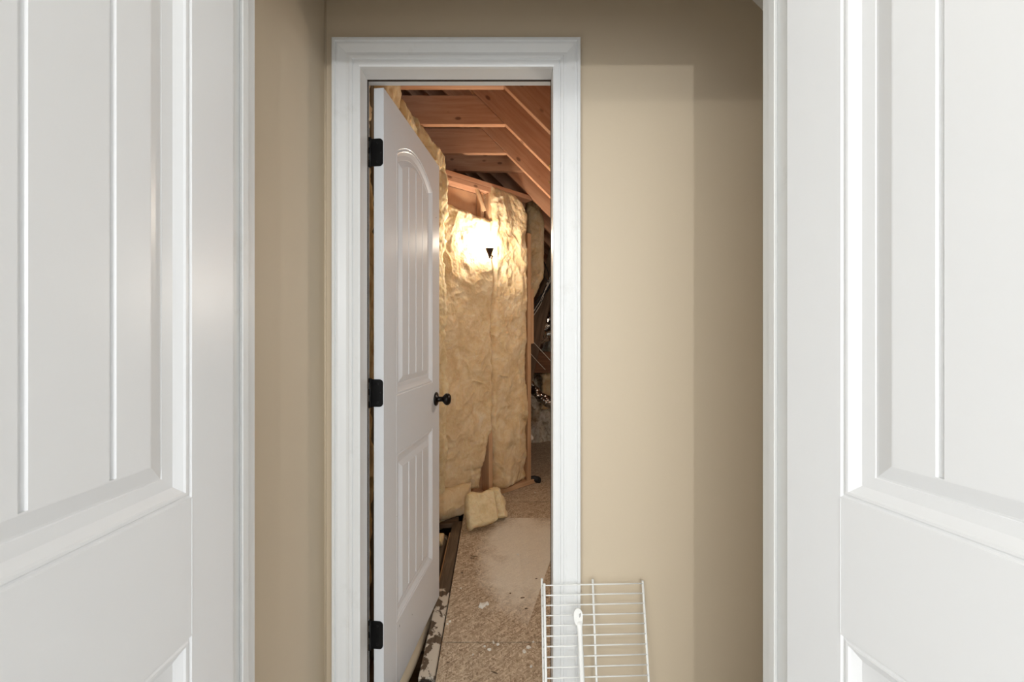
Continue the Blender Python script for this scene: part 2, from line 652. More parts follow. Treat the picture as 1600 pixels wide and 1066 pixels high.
# ------------------------------------------------------------------ moulded plank-panel door
def offset_poly(pts, d):
    n = len(pts)
    out = []
    for i in range(n):
        a, b, c = Vector(pts[i - 1]), Vector(pts[i]), Vector(pts[(i + 1) % n])
        e1 = (b - a).normalized(); e2 = (c - b).normalized()
        n1 = Vector((-e1.y, e1.x)); n2 = Vector((-e2.y, e2.x))
        bis = (n1 + n2)
        k = d / max(0.2, (1 + n1.dot(n2)))
        out.append((b.x + bis.x * k, b.y + bis.y * k))
    return out


def make_door(name, label, W_, H_, stile, mould, grooves, matrix, mat, z_low, z_rail0, z_rail1, z_shoulder, rise, T=0.035):
    """local axes: x from the hinge edge, y = outward normal of the panelled face, z up from the door bottom"""
    d = empty(name)
    d.matrix_world = matrix
    tag(d, label, 'door', kind='structure')
    NA = 20
    a0, a1 = stile, W_ - stile
    arch = []
    for i in range(NA + 1):
        t = i / NA
        arch.append((a0 + (a1 - a0) * t, z_shoulder + rise * (math.sin(math.pi * t) ** 0.85)))
    vs, fs = [], []

    def quad(p):
        k = len(vs)
        vs.extend(p)
        fs.append(tuple(range(k, k + len(p))))

    def rect(x0, x1, z0, z1, y=0.0):
        quad([(x0, y, z0), (x0, y, z1), (x1, y, z1), (x1, y, z0)])
    rect(0, a0, 0, H_)
    rect(a1, W_, 0, H_)
    rect(a0, a1, 0, z_low)
    rect(a0, a1, z_rail0, z_rail1)
    for i in range(NA):
        (xa, za), (xb, zb) = arch[i], arch[i + 1]
        quad([(xa, 0, za), (xa, 0, H_), (xb, 0, H_), (xb, 0, zb)])
    quad([(0, -T, 0), (W_, -T, 0), (W_, -T, H_), (0, -T, H_)])
    quad([(0, 0, 0), (0, -T, 0), (0, -T, H_), (0, 0, H_)])
    quad([(W_, 0, 0), (W_, 0, H_), (W_, -T, H_), (W_, -T, 0)])
    quad([(0, 0, 0), (W_, 0, 0), (W_, -T, 0), (0, -T, 0)])
    quad([(0, 0, H_), (0, -T, H_), (W_, -T, H_), (W_, 0, H_)])
    mesh_obj('slab', vs, fs, mat, d)
    # faint raised line where stile meets rail (moulded joint)
    for zz0, zz1 in ((z_rail0, z_rail1), (0.0, z_low)):
        box('joint_line', a0 - .0012, a0 + .0004, -.0006, .0005, zz0 + .002, zz1 - .002, mat, d)
    prof = [(0, 0), (.0025, -.0028), (.0045, -.0028), (.007, -.0008), (.0105, -.0010), (.013, -.0035), (.0245, -.0100),
            (mould * .60, -.0106), (mould * .62, -.0116), (mould * .66, -.0112), (mould * .80, -.0075), (mould - .002, -.0032), (mould, -.0030), (mould + .0005, -.0085)]
    for k, poly in enumerate(([(a0, z_low), (a1, z_low), (a1, z_rail0), (a0, z_rail0)],
                              [(a0, z_rail1), (a1, z_rail1)] + arch[::-1])):
        loops = [offset_poly(poly, dd) for dd, _ in prof]
        n = len(poly)
        vv, ff = [], []
        for (dd, dep), lp in zip(prof, loops):
            vv += [(x, dep, z) for x, z in lp]
        for i in range(len(prof) - 1):
            for q in range(n):
                q2 = (q + 1) % n
                ff.append((i * n + q, (i + 1) * n + q, (i + 1) * n + q2, i * n + q2))
        mesh_obj('panel_moulding', vv, ff, mat, d)
        inner = loops[-2]
        zb = min(p[1] for p in inner)
        upper = sorted([p for p in inner if p[1] > zb + .05])

        def ztop(x):
            for (xa, za), (xb, zb_) in zip(upper, upper[1:]):
                if xa <= x <= xb:
                    return za + (zb_ - za) * (x - xa) / max(1e-6, xb - xa)
            return upper[0][1] if x < upper[0][0] else upper[-1][1]
        ed = [a0 + mould] + grooves + [a1 - mould]
        for i in range(len(ed) - 1):
            u0, u1 = ed[i], ed[i + 1]
            cols = []
            if i > 0: cols += [(u0, -.0075), (u0 + .0012, -.0075), (u0 + .0045, -.0030)]
            else: cols += [(u0, -.0030)]
            for q in range(1, 6):
                cols.append((u0 + .0045 + (u1 - u0 - .009) * q / 6, -.0030))
            if i < len(ed) - 2: cols += [(u1 - .0045, -.0030), (u1 - .0012, -.0075), (u1, -.0075)]
            else: cols += [(u1, -.0030)]
            vv, ff = [], []
            for x, dep in cols:
                vv += [(x, dep, zb), (x, dep, ztop(x))]
            for q in range(len(cols) - 1):
                ff.append((2 * q, 2 * q + 1, 2 * q + 3, 2 * q + 2))
            mesh_obj('plank', vv, ff, mat, d)
    return d


# left leaf: open square, hinge at the far end, panelled face looks right (+X)
zb_ = 0.012
H_LEAF = HEAD - 0.004 - zb_
ux = Vector((0, -1, 0)); ny = Vector((1, 0, 0)); uz = Vector((0, 0, 1))
leaf_kw = dict(W_=0.525, H_=H_LEAF, stile=0.0935, mould=0.070, z_low=0.23, z_rail0=CZ - 0.467 - zb_, z_rail1=CZ - 0.251 - zb_, z_shoulder=1.86, rise=0.06)
make_door('door_1', 'white plank-panel closet door standing open on the left', grooves=[0.2155, 0.3095],
          matrix=frame((-0.50, YF - .001, zb_), ux, ny, uz), mat=M['white'], **leaf_kw)
a = math.atan(0.237)
ux = Vector((math.sin(a), -math.cos(a), 0)); ny = Vector((-math.cos(a), -math.sin(a), 0))
make_door('door_2', 'white plank-panel closet door standing open on the right', grooves=[0.2155, 0.3095],
          matrix=frame((0.4937, YF - .001, zb_), ux, ny, uz), mat=M['white'], **leaf_kw)

# attic door
D0 = Vector((-0.4145, 1.307, CZ - 1.228))
ux = Vector((0.070, 0.606, 0)).normalized()
ny = Vector((ux.y, -ux.x, 0))
ATT = frame(D0, ux, ny, uz)
zd = CZ - 1.228
ad = make_door('door_3', 'white plank-panel attic door swung inward with black hinges', 0.610, 2.032, 0.103, 0.064, [0.227, 0.305, 0.383], ATT, M['white'], T=0.033,
               z_low=1.228 - 1.0, z_rail0=1.228 - 0.41, z_rail1=1.228 - 0.2065, z_shoulder=1.228 + 0.645, rise=0.075)
# knob: rose, neck, ball, on the panelled face (and one behind)
for sgn, base in ((1, 0.0), (-1, -0.035)):
    kx, kz = 0.555, 1.228 - 0.287
    mtx = frame((kx, base, kz), (1, 0, 0), (0, 0, -1 * sgn), (0, sgn, 0))
    kn = lathe('knob', [(.001, 0.0), (.031, 0.0), (.032, .004), (.028, .008), (.017, .011), (.0125, .016), (.0115, .030), (.014, .036), (.021, .041), (.0265, .048), (.028, .055), (.026, .062), (.019, .068), (.009, .071), (.001, .0715)],
               M['bronze'], ad, 28, mtx)
# hinges on the hinge edge
for hz in (CZ + (HOR - 238) / F * 1.307, CZ + (HOR - 614.5) / F * 1.307, CZ + (HOR - 993) / F * 1.307):
    lz = hz - zd
    bm = bmesh.new()
    # leaf on the door edge (rounded corners), lies in the plane x = 0 facing the viewer
    h, w, r = 0.0445, 0.030, 0.012
    prof = []
    for cx, cz_, a0_, in ((-.035 + w - r + .003, h - r, 0), (-.035 + w - r + .003, -h + r, -90)):
        for q in range(7):
            th = math.radians(a0_ + 90 - q * 15)
            prof.append((cx + r * math.cos(th), cz_ + r * math.sin(th)))
    prof += [(-.049, -h), (-.049, h)]
    va = [bm.verts.new((-.0025, y, lz + z)) for y, z in prof]
    vb = [bm.verts.new((0.0005, y, lz + z)) for y, z in prof]
    bm.faces.new(va); bm.faces.new(vb[::-1])
    for q in range(len(prof)):
        bm.faces.new([va[q], va[(q + 1) % len(prof)], vb[(q + 1) % len(prof)], vb[q]])
    hg = bm_obj('hinge', bm, M['hinge'], ad)
    v_, f_ = tube_data([(-.003, -.0455, lz - h - .003), (-.003, -.0455, lz + h + .003)], .0062, 12)
    mesh_obj('pin', v_, f_, M['hinge'], hg, True)
    for yy, zz in ((-.0115, .0), (-.020, .030), (-.020, -.030)):
        lathe('screw', [(.0001, 0), (.0036, 0), (.0034, .0009), (.0016, .0012), (.0001, .0006)], M['hinge'], hg, 10, frame((-.0026, yy, lz + zz), (0, 1, 0), (0, 0, 1), (-1, 0, 0)))
    for zz in (-.026, .014):
        box('worn_edge', -.0096, -.0088, -.0462, -.0448, lz + zz, lz + zz + .02, M['steel'], hg)
# scuffs on the attic door face
for (u, z_, wdt, hgt) in ((0.130, 0.200, .004, .012), (0.255, 0.155, .006, .004), (0.560, 1.228 + 0.548, .006, .006), (0.105, 0.60, .003, .003)):
    bm = bmesh.new()
    n = 9
    vv = [bm.verts.new((u + wdt / 2 * math.cos(2 * math.pi * q / n) * random.uniform(.7, 1.1), .0004, z_ + hgt / 2 * math.sin(2 * math.pi * q / n) * random.uniform(.7, 1.1))) for q in range(n)]
    bm.faces.new(vv)
    bm_obj('scuff', bm, M['scuff'], ad)

# ------------------------------------------------------------------ attic shell
DK = CZ - 1.235                    # deck level
shell_sub = box('floor_attic', -2.3, 2.7, WY1, 6.6, -0.32, -0.22, M['darkwood'])
struct(shell_sub, 'OSB sheet decking of the attic floor with dust and debris', 'floor')
fa = shell_sub
# left deck edge runs slightly out to the left
E0, E1 = Vector((-0.274, 1.445, 0)), Vector((-0.328, 2.655, 0))


def edge_x(y):
    return E0.x + (E1.x - E0.x) * (y - E0.y) / (E1.y - E0.y)


def sheet(y0, y1, xr=2.4, dz=0.0, x_l=None, gap=0.0025):
    xa = edge_x(y0) if x_l is None else x_l
    xb = edge_x(y1) if x_l is None else x_l
    vs = [(xa, y0 + gap, DK - .018), (xr, y0 + gap, DK - .018), (xr, y1 - gap, DK - .018), (xb, y1 - gap, DK - .018)]
    vs += [(x, y, DK + dz) for x, y, _ in vs]
    fs = [(3, 2, 1, 0), (4, 5, 6, 7), (0, 1, 5, 4), (1, 2, 6, 5), (2, 3, 7, 6), (3, 0, 4, 7)]
    return mesh_obj('osb_sheet', vs, fs, M['osb'], fa)


sheet(1.325, 1.633)
sheet(1.633, 2.755, dz=0.0008)
sheet(2.755, 3.02, dz=-0.001)
sheet(3.02, 3.62, x_l=-0.9)
sheet(3.62, 4.02)
sheet(4.02, 4.45, dz=-0.001)
sheet(4.45, 5.6)
# joists carrying the deck
for y in (1.9, 2.7, 3.3, 4.2, 5.2):
    lumber('floor_joist', (edge_x(y) + .03, y, DK - .11), (2.3, y, DK - .11), (0, 1, 0), .18, .038, M['darkwood'], fa)

# roof: z(bottom of rafters) = RZ - (x - RX)
RX, RZ = -0.04, CZ + 1.352
RD = 0.184
v = []
xa, xb = -2.3, 2.6
off = RD * math.sqrt(2) + .004


def roofz(x):
    return RZ - (x - RX) + off


v = [(xa, WY1, roofz(xa)), (xb, WY1, roofz(xb)), (xb, 6.6, roofz(xb)), (xa, 6.6, roofz(xa))]
v += [(x, y, z + .03) for x, y, z in v]
f = [(3, 2, 1, 0), (4, 5, 6, 7), (0, 1, 5, 4), (1, 2, 6, 5), (2, 3, 7, 6), (3, 0, 4, 7)]
roof = struct(mesh_obj('ceiling_attic', v, f, M['deckroof']), 'sloping attic roof of bare rafters, ceiling joists and sheathing', 'roof')
struct(box('wall_attic_outer_left', -2.4, -2.3, WY1, 6.6, -0.3, 5.2, M['deckroof']), 'dark outer attic wall beyond the insulated partition')
struct(box('wall_attic_far', -2.3, 2.7, 6.5, 6.6, -0.3, 5.2, M['deckroof']), 'dark far end wall of the attic')
struct(box('wall_attic_outer_right', 2.3, 2.4, WY1, 6.5, -0.3, 1.0, M['deckroof']), 'low dark knee wall under the attic eave')

s2 = 1 / math.sqrt(2)


def rafter(y, up=1.7, down=2.2):
    c0 = Vector((RX, y + .019, RZ)) + Vector((s2, 0, s2)) * (RD / 2)
    return lumber('rafter', c0 + Vector((-s2, 0, s2)) * up, c0 + Vector((s2, 0, -s2)) * down, (0, 1, 0), RD, .038, M['wood'], roof)


def joist(y, x_l=-0.75, x_r=None):
    """ceiling joist with its end cut to fit under the rafter"""
    g_ = .003
    h = RD
    if x_r is None:
        pts = [(x_l, 0), (RX - g_, 0), (RX - g_ - h, h), (x_l, h)]
    else:
        pts = [(x_l, 0), (x_r, 0), (x_r, .03), (RX - h + .12, h), (x_l, h)]
    bm = bmesh.new()
    va = [bm.verts.new((x, 0, z)) for x, z in pts]
    vb = [bm.verts.new((x, .038, z)) for x, z in pts]
    bm.faces.new(va); bm.faces.new(vb[::-1])
    n = len(pts)
    for i in range(n):
        bm.faces.new([va[i], va[(i + 1) % n], vb[(i + 1) % n], vb[i]])
    bmesh.ops.bevel(bm, geom=bm.edges[:], offset=.002, segments=1, affect='EDGES')
    return bm_obj('ceiling_joist', bm, M['wood'], roof, matrix=Matrix.Translation((0, y, RZ)))


YJ = [1.775, 2.18, 2.575, 2.98]
for y in YJ:
    rafter(y - .001)
    joist(y)
joist(3.30, x_r=0.20)
for y in (3.345, 3.75, 4.155, 4.56, 4.97, 5.37):
    rafter(y, 2.4)

# ------------------------------------------------------------------ back partition (at an angle), studs, plates
EA = Vector((0.757, 0.653, 0)).normalized()
NA_ = Vector((EA.y, -EA.x, 0))
S0 = Vector((-0.1617, 3.0977, 0))       # stud A centre, stud front faces lie on this line


def wp(s, z, n=0.0):
    q = S0 + EA * s + NA_ * n
    return Vector((q.x, q.y, z))


s_l, s_r = -0.62, 0.425
pv = [wp(s_l, DK, -.092), wp(s_r, DK, -.092), wp(s_r, CZ + 1.10, -.092), wp(s_l, CZ + 1.10, -.092)]
pv += [p - NA_ * .012 for p in pv]
wab = mesh_obj('wall_attic_back', pv, [(0, 1, 2, 3), (7, 6, 5, 4), (0, 4, 5, 1), (1, 5, 6, 2), (2, 6, 7, 3), (3, 7, 4, 0)], M['gyp'])
struct(wab, 'stud partition at the back of the attic stuffed with yellow insulation')
for s, zt in ((-0.406, 1.10), (0.0, 1.10), (0.406, 0.86)):
    lumber('stud', wp(s, DK + .038, -.0445), wp(s, CZ + zt, -.0445), NA_ * 1.0, .038, .089, M['stud'], wab)
lumber('stud', wp(0.447, CZ - 0.06, -.05), wp(0.447, CZ + 0.40, -.05), NA_ * 1.0, .032, .089, M['stud'], wab)
lumber('bottom_plate', wp(s_l, DK + .019, -.0445), wp(s_r + .05, DK + .019, -.0445), (0, 0, 1), .089, .038, M['stud'], wab)
lumber('top_plate', wp(s_l, CZ + 1.119, -.0445), wp(.02, CZ + 1.119, -.0445), (0, 0, 1), .089, .037, M['wood'], wab)
lumber('top_plate', wp(s_l, CZ + 1.157, -.0445), wp(.44, CZ + 1.157, -.0445), (0, 0, 1), .089, .037, M['wood'], wab)
lumber('brace', P(743, 291, 3.02), P(757, 330, 3.06), NA_ * 1.0, .022, .02, M['stud'], wab, .001)
lumber('cripple', wp(-.055, CZ + .80, -.06), wp(-.055, CZ + 1.10, -.06), NA_ * 1.0, .03, .05, M['stud'], wab, .001)

# left partition: plane x = XP
XP = -0.62
wal = box('wall_attic_left', XP - .105, XP - .092, WY1, 2.75, DK - .22, CZ + 1.352, M['gyp'])
struct(wal, 'insulated stud wall behind the open attic door')
for y in (1.40, 1.80, 2.206, 2.612):
    lumber('stud', (XP - .0445, y, DK - .2), (XP - .0445, y, CZ + 1.345), (1, 0, 0), .038, .089, M['greywood'] if y < 2 else M['stud'], wal)
lumber('bottom_plate', (XP - .0445, WY1 + .01, DK - .2), (XP - .0445, 2.74, DK - .2), (0, 0, 1), .089, .038, M['darkwood'], wal)


# ------------------------------------------------------------------ glass-fibre batts
def batt(name, label, O, U, V, N, w, h, T, mat, seed=0, nu=90, nv=220, amp=.03, edge=.06, rag=.012, lo=None, hi=None, top=None, bot=None,
         group=None, folds=.5, fine=.004, cat='insulation', corner=0.0):
    """torn, billowy pad: grid in (U,V) pushed out along N; lo/hi(v01) and bot/top(u01) shape the outline"""
    u = np.linspace(0, 1, nu); v = np.linspace(0, 1, nv)
    uu, vv = np.meshgrid(u, v, indexing='ij')
    L = np.array([lo(x) if lo else 0.0 for x in v])[None, :]
    R = np.array([hi(x) if hi else w for x in v])[None, :]
    B = np.array([bot(x) if bot else 0.0 for x in u])[:, None]
    Tp = np.array([top(x) if top else h for x in u])[:, None]
    x = L + (R - L) * uu
    z = B + (Tp - B) * vv
    sd = seed * 7.31
    ragx = fbm(z * 18, z * 0 + sd, x * 8, 4) * rag
    ragz = fbm(x * 18, x * 0 + sd + 3, z * 8, 4) * rag
    x = x + ragx * (np.abs(uu - .5) * 2) ** 4
    z = z + ragz * (np.abs(vv - .5) * 2) ** 6
    if corner:
        cx, cz = (uu - .5) * 2, (vv - .5) * 2
        x = x - cx * np.abs(cz) ** 6 * corner * w
        z = z - cz * np.abs(cx) ** 6 * corner * h
    dx = np.minimum(uu, 1 - uu) * (R - L)
    dz = np.minimum(vv, 1 - vv) * (Tp - B)
    e = np.clip(np.minimum(dx, dz) / edge, 0, 1)
    body = np.sqrt(np.clip(1 - (1 - e) ** 2, 0, 1))
    big = fbm(x * 5 + sd, z * 3.2, sd + x * 0, 3)
    rid = 1 - np.abs(fbm(x * 7 + sd * 2 + big * .6, z * 9 + big * .8, sd + 5 + x * 0, 2))
    fin = fbm(x * 45 + sd, z * 45, x * 0 + sd, 4, .65)
    hgt = body * (T + amp * (big * .8 + (rid - .6) * folds * 1.6)) + fine * fin * (.4 + .6 * e)
    hgt = np.maximum(hgt, .0)
    O, U, V, N = (np.array(q, float) for q in (O, U, V, N))
    pts = O + x[..., None] * U + z[..., None] * V + hgt[..., None] * N
    pts = pts.reshape(-1, 3)
    idx = np.arange(nu * nv).reshape(nu, nv)
    fa_ = np.stack([idx[:-1, :-1], idx[1:, :-1], idx[1:, 1:], idx[:-1, 1:]], -1).reshape(-1, 4)
    ring = list(idx[:, 0]) + list(idx[-1, 1:]) + list(idx[-2::-1, -1]) + list(idx[0, -2:0:-1])
    # backing: border pushed back and closed by a fan
    back = pts[ring] - N * .02
    base = len(pts)
    cen = back.mean(0)
    allp = np.concatenate([pts, back, cen[None]])
    nr = len(ring)
    faces = [tuple(q) for q in fa_.tolist()]
    for k in range(nr):
        k2 = (k + 1) % nr
        faces.append((int(ring[k2]), int(ring[k]), base + k, base + k2))
        faces.append((base + k2, base + k, base + nr))
    o = mesh_obj(name, allp.tolist(), faces, mat, None, True)
    tag(o, label, cat, group)
    return o


def zt(v):
    return CZ + v


U3, Z3 = EA, Vector((0, 0, 1))
# left pad of the back wall: right edge pulls away from the stud near the floor
batt('insulation_batt', 'wide yellow insulation batt left of the glowing bulb',
     wp(-0.47, DK + .09, -.06), U3, Z3, NA_, 0.455, 2.10, .085, M['fibre'], 1, 130, 420, .032, .045, .012,
     hi=lambda t: .484 - .115 * max(0, (.20 - t) / .20) ** .6, top=lambda u: 2.11 - .07 * u, folds=.35, fine=.003)
# right pad
batt('insulation_batt', 'tall narrow yellow insulation batt right of the glowing bulb',
     wp(0.006, DK + .035, -.06), U3, Z3, NA_, 0.375, 2.33, .085, M['fibre'], 4, 110, 440, .034, .05, .010,
     lo=lambda t: -.019 + .033 * min(1, max(0, (.22 - t) / .05)), top=lambda u: 2.37 - .012 * u - .20 * max(0, (u - .55) / .45) ** 2, folds=.3, fine=.003)
# left wall pads behind the door
gl = 'batts in the wall behind the attic door'
batt('insulation_batt', 'yellow insulation showing between the hinge jamb and attic door', (XP - .07, 1.41, DK - .1), (0, 1, 0), Z3, (1, 0, 0), .40, 2.66, .085, M['fibre'], 9, 50, 260, .03, .05, .01,
     hi=lambda t: .375 + (.06 if t > .86 else 0.0) + (.03 if .60 < t < .67 else 0), folds=.25, group=gl)
batt('insulation_batt', 'yellow insulation peeking over the top edge of the attic door', (XP - .07, 1.815, DK - .1), (0, 1, 0), Z3, (1, 0, 0), .378, 2.68, .10, M['fibre'], 12, 50, 260, .03, .05, .012, folds=.25, group=gl)
batt('insulation_batt', 'bulging yellow insulation batt beside the first ceiling joist', (XP - .07, 2.222, DK - .1), (0, 1, 0), Z3, (1, 0, 0), .36, 2.675, .098, M['fibre_pale'], 15, 60, 260, .03, .05, .014, folds=.25, group=gl)
batt('insulation_batt', 'torn yellow insulation batt in the corner above the door tip', (XP - .07, 2.60, DK - .1), Vector((.62, .78, 0)).normalized(), Z3, Vector((.78, -.62, 0)).normalized(),
     .30, 2.56, .10, M['fibre_pale'], 18, 70, 300, .04, .05, .03, top=lambda u: 2.76 - .20 * u, folds=.25, fine=.005, group=gl)
# batt hanging behind the end of the partition
batt('insulation_batt', 'insulation batt sagging behind the partition end below the rafters', P(822, 470, 3.75), Vector((1, .05, 0)), Z3, Vector((0, -1, 0)), .165, .98, .06, M['fibre'], 22, 60, 200, .02, .05, .006,
     hi=lambda t: .06 + .09 * min(1, t / .22) + .02 * math.sin(t * 3) - .05 * max(0, (t - .75) / .25), group=None)

# fallen pieces on the deck
uu_ = Vector((.19, .055, 0)).normalized()
vv_ = Vector((-.012, .115, .185)).normalized()
nn_ = uu_.cross(vv_).normalized()
if nn_.y > 0: nn_ = -nn_
b0 = P(729, 836, 2.50)
b0.z = DK + .014
batt('insulation_scrap', 'square torn piece of yellow insulation lying on the deck', b0 + Vector((0, .03, 0)), uu_, vv_, nn_, .205, .225, .05, M['fibre_pale'], 31, 80, 80, .010, .022, .006,
     lo=lambda t: -.004 - .010 * t, hi=lambda t: .205 - .03 * t, bot=lambda u: .035 * u, top=lambda u: .228 + .006 * math.sin(u * 9), corner=.05, folds=.5, fine=.004)
b1 = P(764, 818, 2.69)
b1.z = DK + .012
batt('insulation_scrap', 'small folded yellow insulation scrap behind the square piece', b1 + Vector((0, .02, 0)), Vector((.98, .2, 0)), Vector((-.03, .25, .9)).normalized(), Vector((.1, -.95, .27)).normalized(),
     .135, .20, .05, M['fibre_pale'], 37, 60, 80, .02, .03, .010, hi=lambda t: .128 - .05 * t ** 1.5, corner=.05, folds=.6, fine=.004)
# bunched batt at the foot of the wall on the left
batt('insulation_roll', 'bunched insulation roll at the foot of the back partition', Vector((-0.62, 2.60, DK + .0)), Vector((.80, .60, 0)), Vector((-.02, .35, .9)).normalized(), Vector((.55, -.75, .36)).normalized(),
     .40, .20, .07, M['fibre'], 41, 90, 60, .02, .09, .006, folds=.4, fine=.003)

# ------------------------------------------------------------------ bare bulb lamp on the partition
LB = P(765, 380, 2.93)
lamp = empty('lamp', (LB.x, LB.y, LB.z))
tag(lamp, 'bare glowing light bulb in a dark socket on the insulated partition', 'lamp')
bp = [(.001, -.036)]
bp += [(.0125, -.036), (.0135, -.024), (.017, -.014), (.024, -.004), (.0285, .007), (.030, .018), (.0285, .029), (.023, .039), (.014, .046), (.006, .0485), (.0005, .049)]
lathe('bulb', bp, M['bulb'], lamp, 24)
lathe('socket', [(.001, -.112), (.004, -.110), (.011, -.090), (.020, -.066), (.030, -.044), (.030, -.038), (.014, -.036), (.001, -.036)], M['socket'], lamp, 20)
tube('bracket', [(0, 0.004, -.085), (.02, .05, -.085), wp(0, LB.z - .085, -.005) - Vector((LB.x, LB.y, LB.z)) + Vector((0, 0, 0))], .006, M['black'], lamp, 8)
tube('pull_chain', [(.018, -.01, -.07), (.019, -.012, -.16), (.019, -.012, -.24)], .0012, M['brass'], lamp, 6)

# ------------------------------------------------------------------ sunken bay left of the deck
rim_p0 = Vector((edge_x(1.47) - .036, 1.47, DK - .040))
rim_p1 = Vector((edge_x(2.72) - .036, 2.72, DK - .040))
rb = lumber('rim_board', rim_p0, rim_p1, (1, 0, 0), .07, .060, M['splash'], None, .004)
tag(rb, 'old board splashed with white paint along the deck edge', 'board')
wp_ = tube('waste_pipe', spline([(-.47, 1.335, DK - .055), (-.415, 1.55, DK - .05), (-.402, 1.80, DK - .055), (-.405, 1.96, DK - .07)], 6), .034, M['pvc'], None, 16)
tag(wp_, 'cream plastic pipe running under the attic door', 'pipe')
gp = empty('vent_pipe', (-.436, 2.0, DK - .045))
tag(gp, 'dusty dark pipe beside the board past the door', 'pipe')
tube('pipe', [(0.01, -.02, -.03), (-.0, .58, -.015)], .032, M['greypipe'], gp, 18)
lathe('collar', [(.030, -.012), (.037, -.012), (.037, .012), (.030, .012)], M['greypipe'], gp, 18, frame((-.0005, .55, -.016), (1, 0, 0), (0, 0, -1), (0, 1, 0)))
cb = lumber('cross_board', (-.60, 2.70, DK - .02), (-.36, 2.74, DK - .02), (0, 0, 1), .10, .03, M['darkwood'], None)
tag(cb, 'short dark board lying across the joist bay by the insulation', 'board')
tag(lumber('ledger_strip', (edge_x(1.95) - .073, 1.95, DK - .05), (edge_x(2.62) - .073, 2.62, DK - .05), (1, 0, 0), .03, .012, M['stud'], None, .001),
    'narrow pale wood strip between the pipe and the old board', 'board')
batt('insulation_scrap', 'small insulation tuft on the dark pipe near the door tip', Vector((-.475, 2.40, DK - .005)), Vector((1, 0, 0)), Vector((0, .6, .4)).normalized(), Vector((0, -.4, .6)).normalized(),
     .062, .07, .03, M['fibre_pale'], 51, 40, 40, .012, .02, .006)
bk = lathe('pipe_coupling', [(.02, -.03), (.033, -.03), (.036, -.02), (.036, .02), (.033, .03), (.02, .03)], M['black'], None, 20,
           frame((edge_x(1.43) - .040, 1.43, DK - .036), (1, 0, 0), (0, 0, -1), (0, 1, 0)))
tag(bk, 'black pipe coupling at the near end of the splashed board', 'pipe fitting')

# debris on the deck
tag(batt('plaster_chunk', 'largest white plaster crumb in the middle of the deck', P(749, 951, 1.235 * F / 425) + Vector((0, 0, .004)), Vector((.96, .28, 0)), Vector((-.28, .96, 0)), Z3, .045, .024, .014, M['plaster'], 61, 22, 14, .010, .008, .012, corner=.22),
    cat='debris')
rs = random.Random(3)


def chip(px, py, sx, sy, mat, lab, seed, rz, hgt=.005, cat='debris', grp=None):
    y = 1.235 * F / (py - HOR)
    p = P(px, py, y)
    bm = bmesh.new()
    n = 7
    r_ = random.Random(seed)
    a_ = [(sx / 2 * math.cos(2 * math.pi * q / n) * r_.uniform(.6, 1.15), sy / 2 * math.sin(2 * math.pi * q / n) * r_.uniform(.6, 1.15)) for q in range(n)]
    va = [bm.verts.new((x, y_, 0.0)) for x, y_ in a_]
    vb = [bm.verts.new((x * .75, y_ * .75, hgt * r_.uniform(.6, 1.2))) for x, y_ in a_]
    bm.faces.new(va[::-1]); bm.faces.new(vb)
    for q in range(n):
        bm.faces.new([va[q], va[(q + 1) % n], vb[(q + 1) % n], vb[q]])
    o = bm_obj(('plaster_crumb' if mat is M['plaster'] else 'wood_sliver'), bm, mat, None)
    o.location = (p.x, p.y, DK + .001)
    o.rotation_euler = (0, 0, rz)
    return tag(o, lab, cat, grp)


gpc = 'small plaster crumbs on the deck'
for i, (px, py, s_) in enumerate(((830, 1042, .016), (765, 1016, .02), (778, 1008, .018), (757, 1011, .014), (771, 1004, .016), (826, 1012, .024), (819, 1019, .02), (833, 1004, .014), (809, 867, .016), (720, 920, .008), (703, 972, .012), (699, 976, .01), (693, 964, .006), (739, 1024, .008), (836, 770, .02))):
    chip(px, py, s_ * rs.uniform(.8, 1.3), s_ * rs.uniform(.5, .9), M['plaster'], 'tiny white plaster crumb scattered on the attic deck', i, rs.uniform(0, 3), .004, grp=gpc)
gws = 'dark slivers on the deck'
for i, (px, py, sx) in enumerate(((773, 1052, .035), (722, 896, .02), (741, 870, .05), (738, 873, .04), (816, 935, .03), (700, 1036, .02), (822, 952, .016), (797, 928, .014), (838, 905, .014))):
    chip(px, py, sx, .004, M['darkwood'], 'small dark wood sliver on the attic deck', 40 + i, rs.uniform(-.9, .3), .003, grp=gws)

# ------------------------------------------------------------------ things far right, behind the partition
def curve_thing(name, pts, r, mat, lab, cat, n=8, grp=None):
    return tag(tube(name, spline(pts, n), r, mat, None, 8), lab, cat, grp)


cab = 'cables hanging behind the partition'
rr = random.Random(11)
for i in range(8):
    o1, o2 = rr.uniform(-5, 5), rr.uniform(-7, 7)
    mt = M['black'] if i % 3 else M['cablew']
    curve_thing('cable', [P(864 + o1 * .3, 432 + o1, 4.02), P(856 + o1 * .4, 448 + o1 * .8, 3.98), P(844 + o2 * .3, 470 + o2 * .8, 3.95), P(826, 497 + o2 * 1.6, 3.92), P(810, 520 + o2 * 1.6, 3.9)],
                .0055, mt, 'dark cable in the bundle hanging behind the partition' if i % 3 else 'pale cable in the bundle hanging behind the partition', 'cable', grp=cab if i % 3 else cab + ', pale')
curve_thing('cable', [P(846, 405, 4.0), P(845, 418, 3.98), P(850, 432, 3.97), P(857, 441, 3.98), P(857, 428, 4.0), P(852, 414, 4.02), P(847, 404, 4.0)], .004, M['black'], 'looped dark cable above the hanging cable bundle', 'cable')
curve_thing('wire', [P(826, 527, 3.8), P(842, 544, 3.85), P(866, 570, 3.9)], .0035, M['cablew'], 'upper thin pale wire slanting below the foil duct', 'cable')
curve_thing('wire', [P(826, 549, 3.8), P(838, 563, 3.85), P(852, 578, 3.9)], .0035, M['cablew'], 'lower thin pale wire slanting below the foil duct', 'cable')


